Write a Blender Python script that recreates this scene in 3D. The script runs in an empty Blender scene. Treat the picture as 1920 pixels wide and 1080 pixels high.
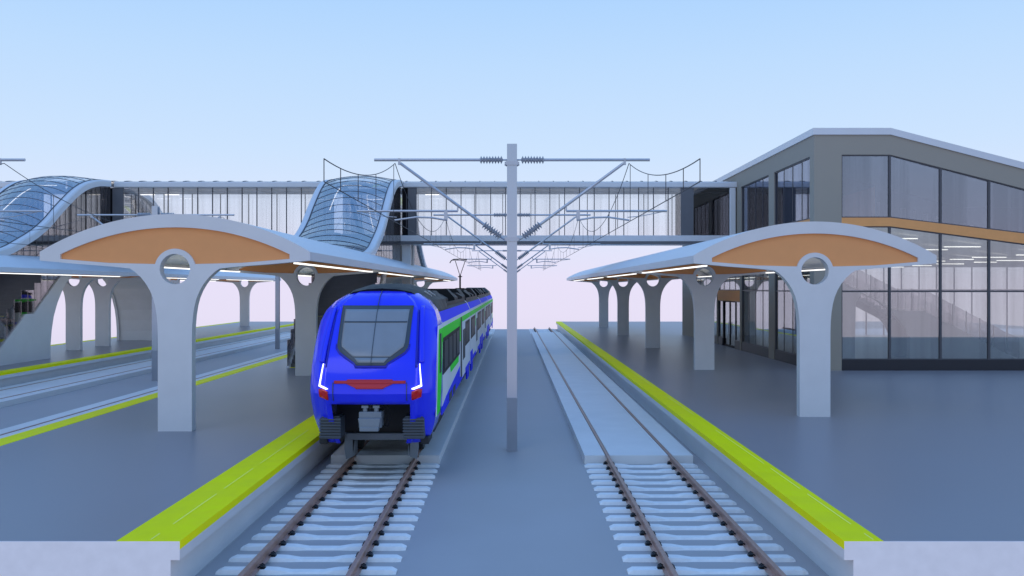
import bpy, math, random
from mathutils import Vector, Matrix
from mathutils.geometry import tessellate_polygon
random.seed(4)
C = bpy.data.collections.new("station"); bpy.context.scene.collection.children.link(C)

# ------------------------------------------------------------------ materials
def mat(name, col,  rough=.5, metal=0., spec=.5, noise=.06, nscale=3., bump=0., coat=0., emis=None, estr=0., stretch=(1,1,1), rv=.05):
    m = bpy.data.materials.new(name); m.use_nodes = True
    nt = m.node_tree; b = nt.nodes['Principled BSDF']
    b.inputs['Base Color'].default_value = (*col, 1)
    b.inputs['Roughness'].default_value = rough
    b.inputs['Metallic'].default_value = metal
    b.inputs['Specular IOR Level'].default_value = spec
    b.inputs['Coat Weight'].default_value = coat
    b.inputs['Coat Roughness'].default_value = .08
    tc = nt.nodes.new('ShaderNodeTexCoord'); mp = nt.nodes.new('ShaderNodeMapping')
    mp.inputs['Scale'].default_value = stretch
    nt.links.new(tc.outputs['Object'], mp.inputs['Vector'])
    n = nt.nodes.new('ShaderNodeTexNoise'); n.inputs['Scale'].default_value = nscale; n.inputs['Detail'].default_value = 6
    nt.links.new(mp.outputs['Vector'], n.inputs['Vector'])
    if noise:
        r = nt.nodes.new('ShaderNodeMapRange'); r.inputs['From Min'].default_value = .3; r.inputs['From Max'].default_value = .7
        r.inputs['To Min'].default_value = 1-noise; r.inputs['To Max'].default_value = 1+noise
        nt.links.new(n.outputs['Fac'], r.inputs['Value'])
        v = nt.nodes.new('ShaderNodeVectorMath'); v.operation = 'SCALE'; v.inputs[0].default_value = col
        nt.links.new(r.outputs['Result'], v.inputs['Scale']); nt.links.new(v.outputs['Vector'], b.inputs['Base Color'])
        r2 = nt.nodes.new('ShaderNodeMapRange'); r2.inputs['From Min'].default_value = .3; r2.inputs['From Max'].default_value = .7
        r2.inputs['To Min'].default_value = max(.02, rough-rv); r2.inputs['To Max'].default_value = min(1, rough+rv)
        nt.links.new(n.outputs['Fac'], r2.inputs['Value']); nt.links.new(r2.outputs['Result'], b.inputs['Roughness'])
    if bump:
        bp = nt.nodes.new('ShaderNodeBump'); bp.inputs['Strength'].default_value = bump; bp.inputs['Distance'].default_value = .02
        nt.links.new(n.outputs['Fac'], bp.inputs['Height']); nt.links.new(bp.outputs['Normal'], b.inputs['Normal'])
    if emis:
        b.inputs['Emission Color'].default_value = (*emis, 1); b.inputs['Emission Strength'].default_value = estr
    return m

def glass(name, tint, base=.12, rough=.02, streak=.0, sscale=2., refl=(1,1,1)):
    m = bpy.data.materials.new(name); m.use_nodes = True
    nt = m.node_tree; nt.nodes.clear()
    out = nt.nodes.new('ShaderNodeOutputMaterial'); mx = nt.nodes.new('ShaderNodeMixShader')
    t = nt.nodes.new('ShaderNodeBsdfTransparent'); t.inputs['Color'].default_value = (*tint, 1)
    g = nt.nodes.new('ShaderNodeBsdfGlossy'); g.inputs['Roughness'].default_value = rough; g.inputs['Color'].default_value = (*refl, 1)
    f = nt.nodes.new('ShaderNodeLayerWeight'); f.inputs['Blend'].default_value = .35
    r = nt.nodes.new('ShaderNodeMapRange'); r.inputs['To Min'].default_value = base; r.inputs['To Max'].default_value = .9
    nt.links.new(f.outputs['Fresnel'], r.inputs['Value'])
    nt.links.new(r.outputs['Result'], mx.inputs['Fac'])
    if streak:  # vertical streaks in the tint stand in for streaky reflections
        tc = nt.nodes.new('ShaderNodeTexCoord'); mp = nt.nodes.new('ShaderNodeMapping'); mp.inputs['Scale'].default_value = (1, 1, .03)
        n = nt.nodes.new('ShaderNodeTexNoise'); n.inputs['Scale'].default_value = sscale; n.inputs['Detail'].default_value = 4
        nt.links.new(tc.outputs['Object'], mp.inputs['Vector']); nt.links.new(mp.outputs['Vector'], n.inputs['Vector'])
        q = nt.nodes.new('ShaderNodeMapRange'); q.inputs['From Min'].default_value = .42; q.inputs['From Max'].default_value = .62
        q.inputs['To Min'].default_value = 1; q.inputs['To Max'].default_value = 1-streak
        nt.links.new(n.outputs['Fac'], q.inputs['Value'])
        v = nt.nodes.new('ShaderNodeVectorMath'); v.operation = 'SCALE'; v.inputs[0].default_value = tint
        nt.links.new(q.outputs['Result'], v.inputs['Scale']); nt.links.new(v.outputs['Vector'], t.inputs['Color'])
    nt.links.new(t.outputs[0], mx.inputs[1]); nt.links.new(g.outputs[0], mx.inputs[2]); nt.links.new(mx.outputs[0], out.inputs['Surface'])
    return m

M = {}
M['white'] = mat('white painted concrete', (.72,.71,.70), .45, noise=.035, nscale=1.5, bump=.03)
M['white_gloss'] = mat('white roof glint', (.74,.74,.75), .35, noise=.03)
M['roofwhite'] = mat('pale roof sheet', (.72,.73,.74), .4, noise=.03, nscale=.8)
M['cut'] = mat('cut concrete edge', (.84,.83,.84), .8, noise=.04, nscale=5, bump=.1)
M['slab'] = mat('track slab concrete', (.78,.76,.74), .6, noise=.04, nscale=1.2, bump=.04)
M['sleeper'] = mat('sleeper concrete', (.86,.85,.83), .6, noise=.05, nscale=9, bump=.1)
M['ground'] = mat('grey ground', (.42,.40,.40), .55, noise=.05, nscale=.5, bump=.03, spec=.4)
M['platform'] = mat('dark polished paving', (.275,.262,.28), .36, noise=.025, nscale=.3, spec=.45, rv=.012)
M['yellow'] = mat('yellow tactile edge', (1.0,.96,.0), .5, noise=.04, nscale=2, spec=.06, bump=.02)
M['pale'] = mat('pale line paint', (1,1,.22), .5, noise=0)
M['rail'] = mat('rusty rail steel', (.44,.26,.20), .45, metal=.2, noise=.14, nscale=14, bump=.1)
M['clip'] = mat('dark rail clip', (.02,.025,.03), .45, metal=.4)
M['orange'] = mat('orange panel', (.86,.38,.15), .65, noise=.02, spec=.15)
M['orange_b'] = mat('orange fascia band', (.88,.41,.15), .5, noise=.04, spec=.15)
M['led'] = mat('lamp tube', (1,1,1), .4, emis=(1,.97,.9), estr=1.5, noise=0)
M['steel'] = mat('galvanised steel', (.52,.55,.60), .15, metal=.35, noise=0)
M['mast_reflect'] = mat('mast ground reflection', (.30,.33,.38), .35, metal=.2, noise=.04)  # darker tone stands in for the ground mirrored in the post
M['steel_m'] = mat('light steel arm', (.50,.52,.56), .35, metal=.5, noise=.05, nscale=8)
M['insul'] = mat('grey insulator', (.42,.44,.48), .3, noise=.06)
M['wire'] = mat('copper dark wire', (.05,.05,.06), .5, metal=.3)
M['beige'] = mat('beige render', (.36,.325,.265), .8, noise=.015, nscale=1.5)
M['frame'] = mat('grey window frame', (.075,.075,.085), .4, noise=.05)
M['plinth'] = mat('dark plinth', (.014,.016,.024), .35, noise=.05, rv=.01)
M['dark'] = mat('dark stair tread', (.15,.15,.155), .6, noise=.08)
M['inner'] = mat('interior grey', (.16,.155,.16), .7, noise=.05)
M['innerw'] = mat('interior pale', (.62,.61,.60), .7, noise=.05)
M['istair'] = mat('interior stair grey', (.40,.385,.38), .7, noise=.03)
M['lightbar'] = mat('pale glazing bar', (.45,.52,.62), .4, noise=.03)
M['bar'] = mat('glazing bar grey', (.10,.13,.18), .4, noise=.03)
M['gpanel'] = mat('grey cladding', (.14,.14,.15), .5, noise=.05)
M['black'] = mat('plain black', (.012,.012,.014), .5, spec=.1)
M['glass_b'] = glass('footbridge glass', (.985,.98,.98), .04, streak=.05, sscale=2.2)
M['glass_r'] = glass('curved roof glass', (.70,.71,.73), .42, rough=.08, refl=(1,.96,.92))
M['glass_d'] = glass('dark bridge glass', (.42,.40,.40), .05)
M['glass_s'] = glass('stair side glass', (.66,.63,.64), .10, streak=.25, sscale=2.5)
M['glass_u'] = glass('building upper glass', (.78,.76,.76), .20, streak=.4, sscale=1.5, refl=(.8,.85,1))
M['glass_l'] = glass('building lower glass', (.94,.955,.94), .18, streak=.10, sscale=1.6, refl=(.86,.90,.93))
M['blue'] = mat('blue train paint', (.025,.04,1.0), .22, noise=.0, coat=.45, spec=.25)
M['blue_shade'] = mat('shaded blue train paint', (.006,.010,.45), .3, noise=.0, coat=.3, spec=.3)  # darker copy of the blue, for shade painted on the nose
M['blue_s'] = mat('blue side paint', (.02,.035,.95), .55, noise=0, spec=.12)
M['twhite'] = mat('white train paint', (.86,.86,.86), .5, noise=.02, spec=.1)
M['green'] = mat('green train paint', (.04,.9,.03), .5, noise=.0, spec=.1)
M['roofblack'] = mat('black roof equipment', (.012,.014,.016), .5, noise=.2, spec=.15)
M['roofbrown'] = mat('dark roof box', (.04,.034,.034), .5, noise=.2, spec=.15)
M['tglass'] = mat('tinted train window', (.03,.036,.045), .4, spec=.12, noise=0)
M['wshield'] = mat('windscreen', (.27,.29,.31), .12, spec=.5, noise=.08, nscale=1.2)
M['wframe'] = mat('windscreen surround', (.06,.075,.09), .3, noise=0)
M['redband'] = mat('red nose band', (.62,.05,.06), .4, noise=0, spec=.2)
M['redlamp'] = mat('red tail lamp', (.50,.004,.004), .2, noise=0, coat=.5, emis=(.8,.0,.0), estr=.05)
M['buffer'] = mat('grey ribbed buffer', (.075,.09,.11), .5, noise=.1)
M['coupler'] = mat('coupler grey', (.22,.25,.28), .45, noise=.1)
M['under'] = mat('underframe', (.02,.022,.026), .6, noise=.2)
M['grey'] = mat('grey gangway rubber', (.05,.06,.065), .6, noise=.05)

# ------------------------------------------------------------------ mesh helpers
ORG = {}
class MB:
    def __init__(s): s.v=[]; s.f=[]; s.m=[]
    def add(s, vs, fs, mi=0):
        o=len(s.v); s.v += [tuple(p) for p in vs]
        for f in fs: s.f.append(tuple(i+o for i in f)); s.m.append(mi)
        return s
    def box(s, x0,x1,y0,y1,z0,z1, mi=0):
        vs=[(x,y,z) for x in (x0,x1) for y in (y0,y1) for z in (z0,z1)]
        return s.add(vs, [(0,1,3,2),(4,6,7,5),(0,4,5,1),(2,3,7,6),(0,2,6,4),(1,5,7,3)], mi)
    def plate(s, loops, a0, a1, axis='y', mi=0):
        """loops of 2D points (outer, holes...). axis y: points are (x,z); axis x: points are (y,z)"""
        P=(lambda p,a:(p[0],a,p[1])) if axis=='y' else (lambda p,a:(a,p[0],p[1]))
        flat=[p for l in loops for p in l]; n=len(flat)
        tri=tessellate_polygon([[Vector((p[0],p[1],0)) for p in l] for l in loops])
        vs=[P(p,a0) for p in flat]+[P(p,a1) for p in flat]
        fs=[tuple(t) for t in tri]+[tuple(i+n for i in reversed(t)) for t in tri]
        k=0
        for l in loops:
            m=len(l)
            for i in range(m):
                j=(i+1)%m; fs.append((k+i,k+j,k+j+n,k+i+n))
            k+=m
        return s.add(vs,fs,mi)
    def tube(s, pts, r, n=8, mi=0, caps=True):
        pts=[Vector(p) for p in pts]; rs=r if isinstance(r,(list,tuple)) else [r]*len(pts)
        o=len(s.v); up=None
        for i,p in enumerate(pts):
            d=(pts[min(i+1,len(pts)-1)]-pts[max(i-1,0)])
            d=d.normalized() if d.length>1e-9 else Vector((0,0,1))
            if up is None: up=Vector((0,0,1)) if abs(d.z)<.9 else Vector((1,0,0))
            a=d.cross(up); 
            if a.length<1e-6: a=d.cross(Vector((0,1,0)))
            a.normalize(); b=a.cross(d)
            for k in range(n):
                t=2*math.pi*k/n; s.v.append(tuple(p+rs[i]*(a*math.cos(t)+b*math.sin(t))))
        for i in range(len(pts)-1):
            for k in range(n):
                s.f.append((o+i*n+k,o+i*n+(k+1)%n,o+(i+1)*n+(k+1)%n,o+(i+1)*n+k)); s.m.append(mi)
        if caps:
            s.f.append(tuple(o+k for k in range(n))); s.m.append(mi)
            s.f.append(tuple(o+(len(pts)-1)*n+k for k in reversed(range(n)))); s.m.append(mi)
        return s
    def grid(s, rows, mi=0, close=False):
        o=len(s.v); w=len(rows[0])
        for r in rows: s.v += [tuple(p) for p in r]
        for i in range(len(rows)-1):
            for j in range(w if close else w-1):
                k=(j+1)%w
                s.f.append((o+i*w+j,o+i*w+k,o+(i+1)*w+k,o+(i+1)*w+j)); s.m.append(mi)
        return s
    def build(s, name, mats, parent=None, smooth=False, at=(0,0,0), bevel=0, fix=True):
        if not isinstance(mats,(list,tuple)): mats=[mats]
        org=Vector(ORG[parent.name]) if parent else Vector(at)
        me=bpy.data.meshes.new(name); me.from_pydata([tuple(Vector(p)-org) for p in s.v],[],s.f)
        for m in mats: me.materials.append(M[m] if isinstance(m,str) else m)
        for p,mi in zip(me.polygons,s.m): p.material_index=mi
        if fix:
            import bmesh
            bm=bmesh.new(); bm.from_mesh(me); bmesh.ops.recalc_face_normals(bm, faces=bm.faces); bm.to_mesh(me); bm.free()
        if smooth:
            for p in me.polygons: p.use_smooth=True
            me.set_sharp_from_angle(angle=math.radians(smooth if smooth is not True else 35))
        me.update()
        o=bpy.data.objects.new(name, me); C.objects.link(o)
        if parent: o.parent=parent; ORG[o.name]=ORG[parent.name]
        else: o.location=org; ORG[o.name]=tuple(org)
        if bevel:
            b=o.modifiers.new('bevel','BEVEL'); b.width=bevel; b.segments=2; b.limit_method='ANGLE'; b.angle_limit=math.radians(40)
        return o
def tag(o,label=None,cat=None,group=None,kind=None):
    if label: o['label']=label
    if cat: o['category']=cat
    if group: o['group']=group
    if kind: o['kind']=kind
    return o
def thing(name,label,cat,loc,group=None):
    o=bpy.data.objects.new(name,None); C.objects.link(o); o.location=loc; o.empty_display_size=.2
    ORG[o.name]=tuple(loc); return tag(o,label,cat,group)
def copy_tree(o, parent=None):
    c=o.copy(); C.objects.link(c)
    if parent: c.parent=parent
    for ch in list(o.children): copy_tree(ch,c)
    return c
ORD=['first','second','third','fourth','fifth','sixth','seventh','eighth','ninth','tenth','eleventh','twelfth','thirteenth','fourteenth','fifteenth','sixteenth','seventeenth','eighteenth','nineteenth','twentieth']

Y0, Y1 = 12.13, 91.3          # the station model is cut at these depths
GZ = -.22; PZ = .55
TR = [3.04, -3.04, -13.2, -19.28]       # track centres
PC = [8.11, -8.11, -24.35]              # canopy centres

# ------------------------------------------------------------------ ground and platforms
g=MB(); g.box(-28.3,45.9,Y0+.02,Y1,-1.2,GZ)
tag(g.build('ground',['ground']),kind='structure')
def platform(xa,xb,left,right,name='platform',wide=.535):
    # xa<xb outer edges
    p=MB()
    L=[(xa+ (0 if left else 0),PZ)]
    prof=[]
    if left: prof+=[(xa,PZ),(xa,.295),(xa+.125,.295),(xa+.125,GZ-.3)]
    else: prof+=[(xa,PZ),(xa,GZ-.3)]
    if right: prof+=[(xb-.125,GZ-.3),(xb-.125,.295),(xb,.295),(xb,PZ)]
    else: prof+=[(xb,GZ-.3),(xb,PZ)]
    p.plate([prof],Y0+.01,Y1+.3)
    # materials: top / rest
    o=p.build(name,['white','platform'],at=((xa+xb)/2,Y0,GZ))
    for f in o.data.polygons:
        if f.normal.z>.9 and f.center.z+GZ>PZ-.01: f.material_index=1
    tag(o,kind='structure')
    e=MB().plate([prof],Y0-.004,Y0+.008); e.build('cut_face',['cut'],o)
    for side,on in ((-1,left),(1,right)):
        if not on: continue
        x=xa if side<0 else xb; s=-side
        wd=wide if side>0 else .535
        y=MB().plate([[(x-s*.004,PZ+.004),(x+s*wd,PZ+.004),(x+s*wd,PZ-.02),(x+s*.02,PZ-.02),(x+s*.02,.44),(x-s*.004,.44)]],Y0+.0,Y1+.31)
        ye=y.build('yellow_edge_strip',['yellow'],o)
        if abs(x)<5:
            for a,b in ((12.2,12.5),(13.0,14.9),(15.3,17.0),(17.5,21.6),(24.2,28.6),(31,37)):
                gx=x+s*.42; MB().box(gx-.007,gx+.007,a,b,PZ+.003,PZ+.008).build('pale_line',['pale'],ye)
    return o
platform(4.525,46,True,False)
platform(-11.70,-4.525,True,True,wide=.865)
platform(-27.95,-20.76,True,True)

# ------------------------------------------------------------------ track slabs
for tx in TR:
    s=MB(); zt=-.012
    prof=[(tx-1.3,GZ),(tx+1.3,GZ),(tx+1.3,zt),(tx+.805,zt),(tx+.805,-.06),(tx+.70,-.06),(tx+.70,zt),(tx-.70,zt),(tx-.70,-.06),(tx-.805,-.06),(tx-.805,zt),(tx-1.3,zt)]
    # raised foot pieces butt to the ground
    prof=[(x,z if z>GZ else GZ+.0) for x,z in prof]
    s.plate([prof],21.34,81.0)
    tag(s.build('track_slab',['slab'],at=(tx,21.34,GZ)),kind='structure')

# ------------------------------------------------------------------ rails
def rail_profile(cx):
    h=[(.070,-.16),(.070,-.150),(.012,-.128),(.010,-.045),(.034,-.030),(.036,-.006),(.028,0)]
    return [(cx+x,z) for x,z in h]+[(cx-x,z) for x,z in reversed(h)]
TN=['right-hand track','track the blue train stands on','track beyond the middle platform','farthest left track']
for ti,tx in enumerate(TR):
    for s,w in ((-1,'left'),(1,'right')):
        r=MB().plate([rail_profile(tx+s*.753)],Y0+.02,Y1-.02)
        tag(r.build('rail',['rail'],at=(tx+s*.753,Y0,-.16),smooth=30), f'rusty brown steel rail, {w} rail of the {TN[ti]}','rail','rusty rails of the four tracks')

# ------------------------------------------------------------------ sleepers
def sleeper_mesh(tx,y):
    t=thing('sleeper','','sleeper',(tx,y,GZ))
    L=1.33; m=MB(); rows=[]
    xs=[(-L,-.19,0),(-L+.08,-.158,0),(-.62,-.156,0),(-.45,-.162,0),(-.25,-.188,0),(.25,-.188,0),(.45,-.162,0),(.62,-.156,0),(L-.08,-.158,0),(L,-.19,0)]
    for x,z,_ in xs:
        e=(.085 if abs(x)<.3 else .105) if abs(x)<L-.01 else .085
        rows.append([(tx+x,y-e-.012,GZ+.001),(tx+x,y-e+.015,z),(tx+x,y+e-.015,z),(tx+x,y+e+.012,GZ+.001)])
    m.grid(rows)
    for k in (0,-1):
        r=rows[k]; m.add(r,[(0,1,2,3)])
    m.build('concrete_body',['sleeper'],t)
    for s in (-1,1):
        for q in (-1,1):
            f=MB(); cx=tx+s*.753+q*.088
            f.box(cx-.045,cx+.045,y-.05,y+.05,-.163,-.145)
            f.tube([(cx,y,-.145),(cx,y,-.105)],.018,8)
            f.tube([(cx,y,-.130),(cx,y,-.112)],.036,8)
            pts=[(cx-q*.05,y-.055,-.13),(cx-q*.01,y-.06,-.105),(cx+q*.022,y-.04,-.125),(cx+q*.026,y+.04,-.125),(cx-q*.01,y+.06,-.105),(cx-q*.05,y+.055,-.13)]
            f.tube(pts,.013,6)
            f.build('rail_clip',['clip'],t)
    return t
proto=None
near=[12.62+.6*k for k in range(15)]
far=[81.4+.6*k for k in range(16)]
def place_sleeper(tx,y,label,group):
    global proto
    if proto is None: proto=sleeper_mesh(0,0); o=proto
    else: o=copy_tree(proto)
    o.location=(tx,y,GZ); tag(o,label,'sleeper',group)
for ti in (0,1):
    for k,y in enumerate(near):
        place_sleeper(TR[ti],y-.01,f'pale concrete sleeper, {ORD[k]} from the front of the '+('right-hand track' if ti==0 else 'left track ahead of the train'),'sleepers in the foreground of the '+('right-hand track' if ti==0 else 'left track'))
for ti in range(4):
    for k,y in enumerate(far):
        place_sleeper(TR[ti],y,'small distant concrete sleeper past the slab end of the '+TN[ti],'distant sleepers of the '+TN[ti])

# ------------------------------------------------------------------ canopies
def arc_pts(hw,zt,zc,n=28):
    sag=zc-zt; R=(hw*hw+sag*sag)/(2*sag); c=zc-R; a=math.asin(hw/R)
    return [(R*math.sin(a-2*a*i/n), c+R*math.cos(a-2*a*i/n)) for i in range(n+1)]   # right to left
def frame_loops(cx, inset=0.):
    hw=3.25-inset
    half=[(.41,PZ),(.41,2.8),(.418,3.1),(.44,3.35),(.475,3.57),(.525,3.76),(.60,3.94),(.70,4.11),(.82,4.26),(.96,4.39),(1.08,4.47),(1.5,4.515),(2.3,4.575),(2.9,4.63),(hw,4.66)]
    outer=half+[p for p in arc_pts(hw,4.87-inset*.9,5.78-inset,32)]+[(-x,z) for x,z in reversed(half)]
    ring=[(.365*math.cos(t),4.457+.365*math.sin(t)) for t in [2*math.pi*i/40 for i in range(40)]]
    a0=math.asin((4.577-4.457)/.49); 
    rt=[(.49*math.cos(a),4.457+.49*math.sin(a)) for a in [math.pi-a0-(math.pi-2*a0)*i/24 for i in range(25)]]  # left to right over top
    ztop=5.46-inset
    org=[(2.76-inset,4.70)]+arc_pts(2.76-inset,4.81-inset*.5,ztop,28)+[(-2.76+inset,4.70),(-1.6,4.605)]+rt+[(1.6,4.605)]
    f=lambda l:[(cx+x,z) for x,z in l]
    return f(outer),f(ring),f(org)
def canopy(cx,pillars,y_end,label,leds,hole=None):
    t=thing('platform_canopy',label,'canopy',(cx,pillars[0],PZ),'white arched platform canopies')
    for i,py in enumerate(pillars):
        ins=0 if i==0 else .14
        o,r,g=frame_loops(cx,ins)
        T=.26
        b=MB().plate([o,r,g],py,py+T).build('pillar',['white'],t,smooth=30)
        MB().plate([g],py+.07,py+T-.03).build('infill_panel',['orange'],b)
        # bright lining of the round opening
    y0=pillars[0]+.26
    def shell(ya,yb,xr=None):
        hw=3.25; outer=[(hw,4.66)]+arc_pts(hw,4.87,5.78,36)+[(-hw,4.66)]
        inner=[(-hw+.10,4.66),(-hw+.12,4.78)]+list(reversed(arc_pts(hw-.12,4.79,5.66,36)))+[(hw-.12,4.78),(hw-.10,4.66)]
        inner=[(-hw+.10,4.66)]+list(reversed(arc_pts(hw-.10,4.77,5.66,36)))+[(hw-.10,4.66)]
        if xr is None:
            return [[(cx+x,z) for x,z in outer+inner]]
        res=[]
        for s in (-1,1):
            oo=[p for p in outer if p[0]*s>=xr]; ii=[p for p in inner if p[0]*s>=xr]
            R=(hw*hw+.91*.91)/(2*.91); zc=5.78-R+math.sqrt(R*R-xr*xr)
            if s>0: l=oo+[(xr,zc),(xr,zc-.12)]+ii
            else: l=[(-xr,zc)]+oo+ii+[(-xr,zc-.12)]
            res.append([(cx+x,z) for x,z in l])
        return res
    if hole:
        segs=[(y0,hole[0],None),(hole[0],hole[1],1.72),(hole[1],y_end,None)]
    else: segs=[(y0,y_end,None)]
    m=MB()
    for a,b_,xr in segs:
        for l in shell(a,b_,xr): m.plate([l],a,b_)
    m.build('roof_shell',['roofwhite'],t,smooth=30)
    for a,b_ in leds:
        for q in (-1,1):
            x=cx+q*2.6
            MB().box(x-.06,x+.06,a,b_,4.615,4.65).build('light_or_glint_strip',['led'],t)
    return t
canopy(PC[0],[23.83,37.5,51.2,64.9,78.7],79.3,'white arched canopy with orange infill on the right-hand platform in front of the station building',[(25.4,37.4),(39.8,51.1),(54.2,64.8),(68.5,78.6)])
canopy(PC[1],[21.42,35.0,49.4,52.9,66.0,79.0],79.4,'white arched canopy with orange infill over the middle platform left of the train',[(22.7,34.9),(37.2,49.3),(56.6,65.9),(72,78.9)],hole=(38.2,66.0))
canopy(PC[2],[21.42,35.0,49.4,52.9,66.0,81.0],81.4,'long white canopy on the far left platform behind the middle one',[(22.7,34.9),(37.2,49.3),(53.4,65.9),(68,80.9)],hole=(38.2,66.0))

# ------------------------------------------------------------------ staircases
CUR=[(38.0,5.52),(38.5,5.6),(39.6,5.83),(40.6,6.19),(41.9,6.71),(43.0,7.3),(43.8,7.85),(44.9,8.55),(45.9,9.12),(47.0,9.57),(48.3,9.86),(49.6,9.98)]
def smooth_curve(P,n=5):
    out=[]
    for i in range(len(P)-1):
        p0=P[max(i-1,0)];p1=P[i];p2=P[i+1];p3=P[min(i+2,len(P)-1)]
        for k in range(n):
            t=k/n
            out.append(tuple(.5*((2*p1[j])+(-p0[j]+p2[j])*t+(2*p0[j]-5*p1[j]+4*p2[j]-p3[j])*t*t+(-p0[j]+3*p1[j]-3*p2[j]+p3[j])*t**3) for j in (0,1)))
    out.append(P[-1]); return out
CUS=smooth_curve(CUR)
def zc(d):
    for (a,za),(b,zb) in zip(CUS,CUS[1:]):
        if a<=d<=b: return za+(zb-za)*(d-a)/(b-a)
    return CUS[0][1] if d<CUS[0][0] else CUS[-1][1]
def staircase(cx,mirror,label):
    Y=(lambda d:102.4-d) if mirror else (lambda d:d)     # mirror about the bridge axis y=53
    t=thing('covered_staircase',label,'staircase',(cx,Y(38.7),PZ),'glazed staircases down from the footbridge')
    def P(pts): return [(Y(d),z) for d,z in pts]
    # steps
    risers=[]; d=38.7; z=PZ; prof=[(d,z)]; nos=[]
    for fl in range(3):
        for k in range(13):
            z+=6.39/39; prof.append((d,z)); d+=2.9/13; prof.append((d,z))
        nos.append((d-.05,z)) if False else nos.append((d,z))
        if fl<2: d+=.7; prof.append((d,z))
    line=[(38.7,PZ+.1),(41.6,2.78),(42.3,2.78),(45.2,4.91),(45.9,4.91),(48.8,7.04)]
    under=[(50.0,6.5),(48.6,6.1),(47.0,5.35),(45.8,4.65),(45.0,3.95),(44.45,3.25),(44.1,2.6),(43.9,1.9),(43.8,1.2),(43.8,PZ)]
    step=prof+[(50.0,6.94),(50.0,6.72),(48.8,6.7),(45.9,4.5),(45.2,4.5),(42.3,2.3),(41.6,2.3),(39.3,PZ)]
    MB().plate([P(step)],cx-1.5,cx+1.5,axis='x').build('steps',['dark'],t)
    for (a,za) in ((41.6,2.68),(45.2,4.81)):
        n=MB()
        n.box(cx-1.5,cx+1.5,*sorted((Y(a-.05),Y(a+.06))),za-.03,za+.006)
        n.build('yellow_nosing',['yellow'],t)
    n=MB().box(cx-1.5,cx+1.5,*sorted((Y(38.45),Y(38.68))),PZ,PZ+.006); n.build('yellow_nosing',['yellow'],t)
    for s in (-1,1):
        w=MB().plate([P([(38.55,PZ),(38.7,PZ+.15)]+line[1:]+[(50.0,7.06)]+under)],cx+s*1.5,cx+s*1.66,axis='x')
        w.build('side_wall',['white'],t)
    # solid core between side walls under the steps
    core=[(43.55,PZ),(43.6,2.9)]+[(a,b) for a,b in reversed(under[:-1])]
    core=[(43.55,PZ),(43.55,3.1),(45.3,4.2),(46.0,4.45),(48.8,6.4),(49.9,6.55)]+[(a-.1,b-.02) for a,b in under[1:]]
    MB().plate([P(core)],cx-1.5,cx+1.5,axis='x').build('soffit',['white'],t)
    # railing
    def zl(d):
        for (a,za),(b,zb) in zip(line,line[1:]):
            if a<=d<=b: return za+(zb-za)*(d-a)/(b-a)
        return line[0][1] if d<line[0][0] else line[-1][1]
    for s in (-1,1):
        d=38.4
        while d<45.0:
            e=d+.54; za=max(zl(d+.02)-.02,PZ+.02); zb=max(zl(e)-.02,PZ+.02); z1=zl(d+.3)+1.12; x=cx+s*1.58
            bb=[(d+.02,za)]+[(q,zl(q)-.02) for q,_ in line if d+.02<q<e]+[(e,zb)]
            pn=MB().plate([P(bb+[(e,z1),(d+.02,z1)])],x-.012,x+.012,axis='x')
            pn.build('railing_panel',['glass_s'],t)
            d+=.58
        hr=MB(); pts=[(cx+s*1.50,Y(q),zl(q)+.95) for q in (38.5,41.6,42.3,45.0)]
        hr.tube(pts,.025,8); hr.build('handrail',['frame'],t)
    # curved frames
    for s in (-1,1):
        f=MB(); rows=[]
        for i,(d,z) in enumerate(CUS):
            a=CUS[max(i-1,0)]; b=CUS[min(i+1,len(CUS)-1)]
            tx,tz=b[0]-a[0],b[1]-a[1]; L=math.hypot(tx,tz); nx,nz=tz/L,-tx/L
            th=.34
            rows.append([(cx+s*1.71,Y(d),z),(cx+s*1.98,Y(d),z+.01),(cx+s*2.03,Y(d+nx*.05),z-.06),(cx+s*2.03,Y(d+nx*th),z+nz*th),(cx+s*1.73,Y(d+nx*th),z+nz*th)])
        f.grid(rows,close=True); f.add(rows[0],[(0,1,2,3,4)])
        f.build('curved_frame',['roofwhite'],t,smooth=30)
        e=MB().tube([(cx+s*1.70,Y(d),z+.012) for d,z in CUS],.03,6); e.build('roof_seal',['frame'],t)
    # vault glazing
    def sag(d):
        a=(d-38.0)/11.6
        return .20+.31*max(0,math.sin(math.pi*min(1,a*1.05)))*(1-.2*a)-.06*a
    rows=[]
    nseg=len(CUS)
    for d,z in CUS:
        rows.append([(cx+1.70*u, Y(d), z+sag(d)*(1-u*u)) for u in [-1+2*i/14 for i in range(15)]])
    MB().grid(rows).build('roof_glazing',['glass_r'],t,smooth=60,fix=False)
    # arc glazing bars
    tot=0; acc=[0]
    for a,b in zip(CUS,CUS[1:]): tot+=math.hypot(b[0]-a[0],b[1]-a[1]); acc.append(tot)
    nb=17
    for k in range(1,nb):
        L=tot*k/nb
        i=max(j for j in range(len(acc)) if acc[j]<=L); i=min(i,len(CUS)-2)
        q=(L-acc[i])/(acc[i+1]-acc[i]); d=CUS[i][0]+q*(CUS[i+1][0]-CUS[i][0]); z=CUS[i][1]+q*(CUS[i+1][1]-CUS[i][1])
        MB().tube([(cx+1.70*u, Y(d), z+sag(d)*(1-u*u)+.008) for u in [-1+2*i/14 for i in range(15)]],.014,5).build('glazing_bar',['bar'],t)
    for u in (-.75,-.5,-.25,0,.25,.5,.75):
        MB().tube([(cx+1.70*u, Y(d), z+sag(d)*(1-u*u)+.004) for d,z in CUS],.008,4).build('long_bar',['lightbar'],t)
    MB().tube([(cx-.95,Y(44.3+.25*i),zc(44.3+.25*i)-.28) for i in range(11)],.025,6).build('light_or_glint_strip',['led'],t)  # added glowing tube that imitates a glint on the glazing
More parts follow.
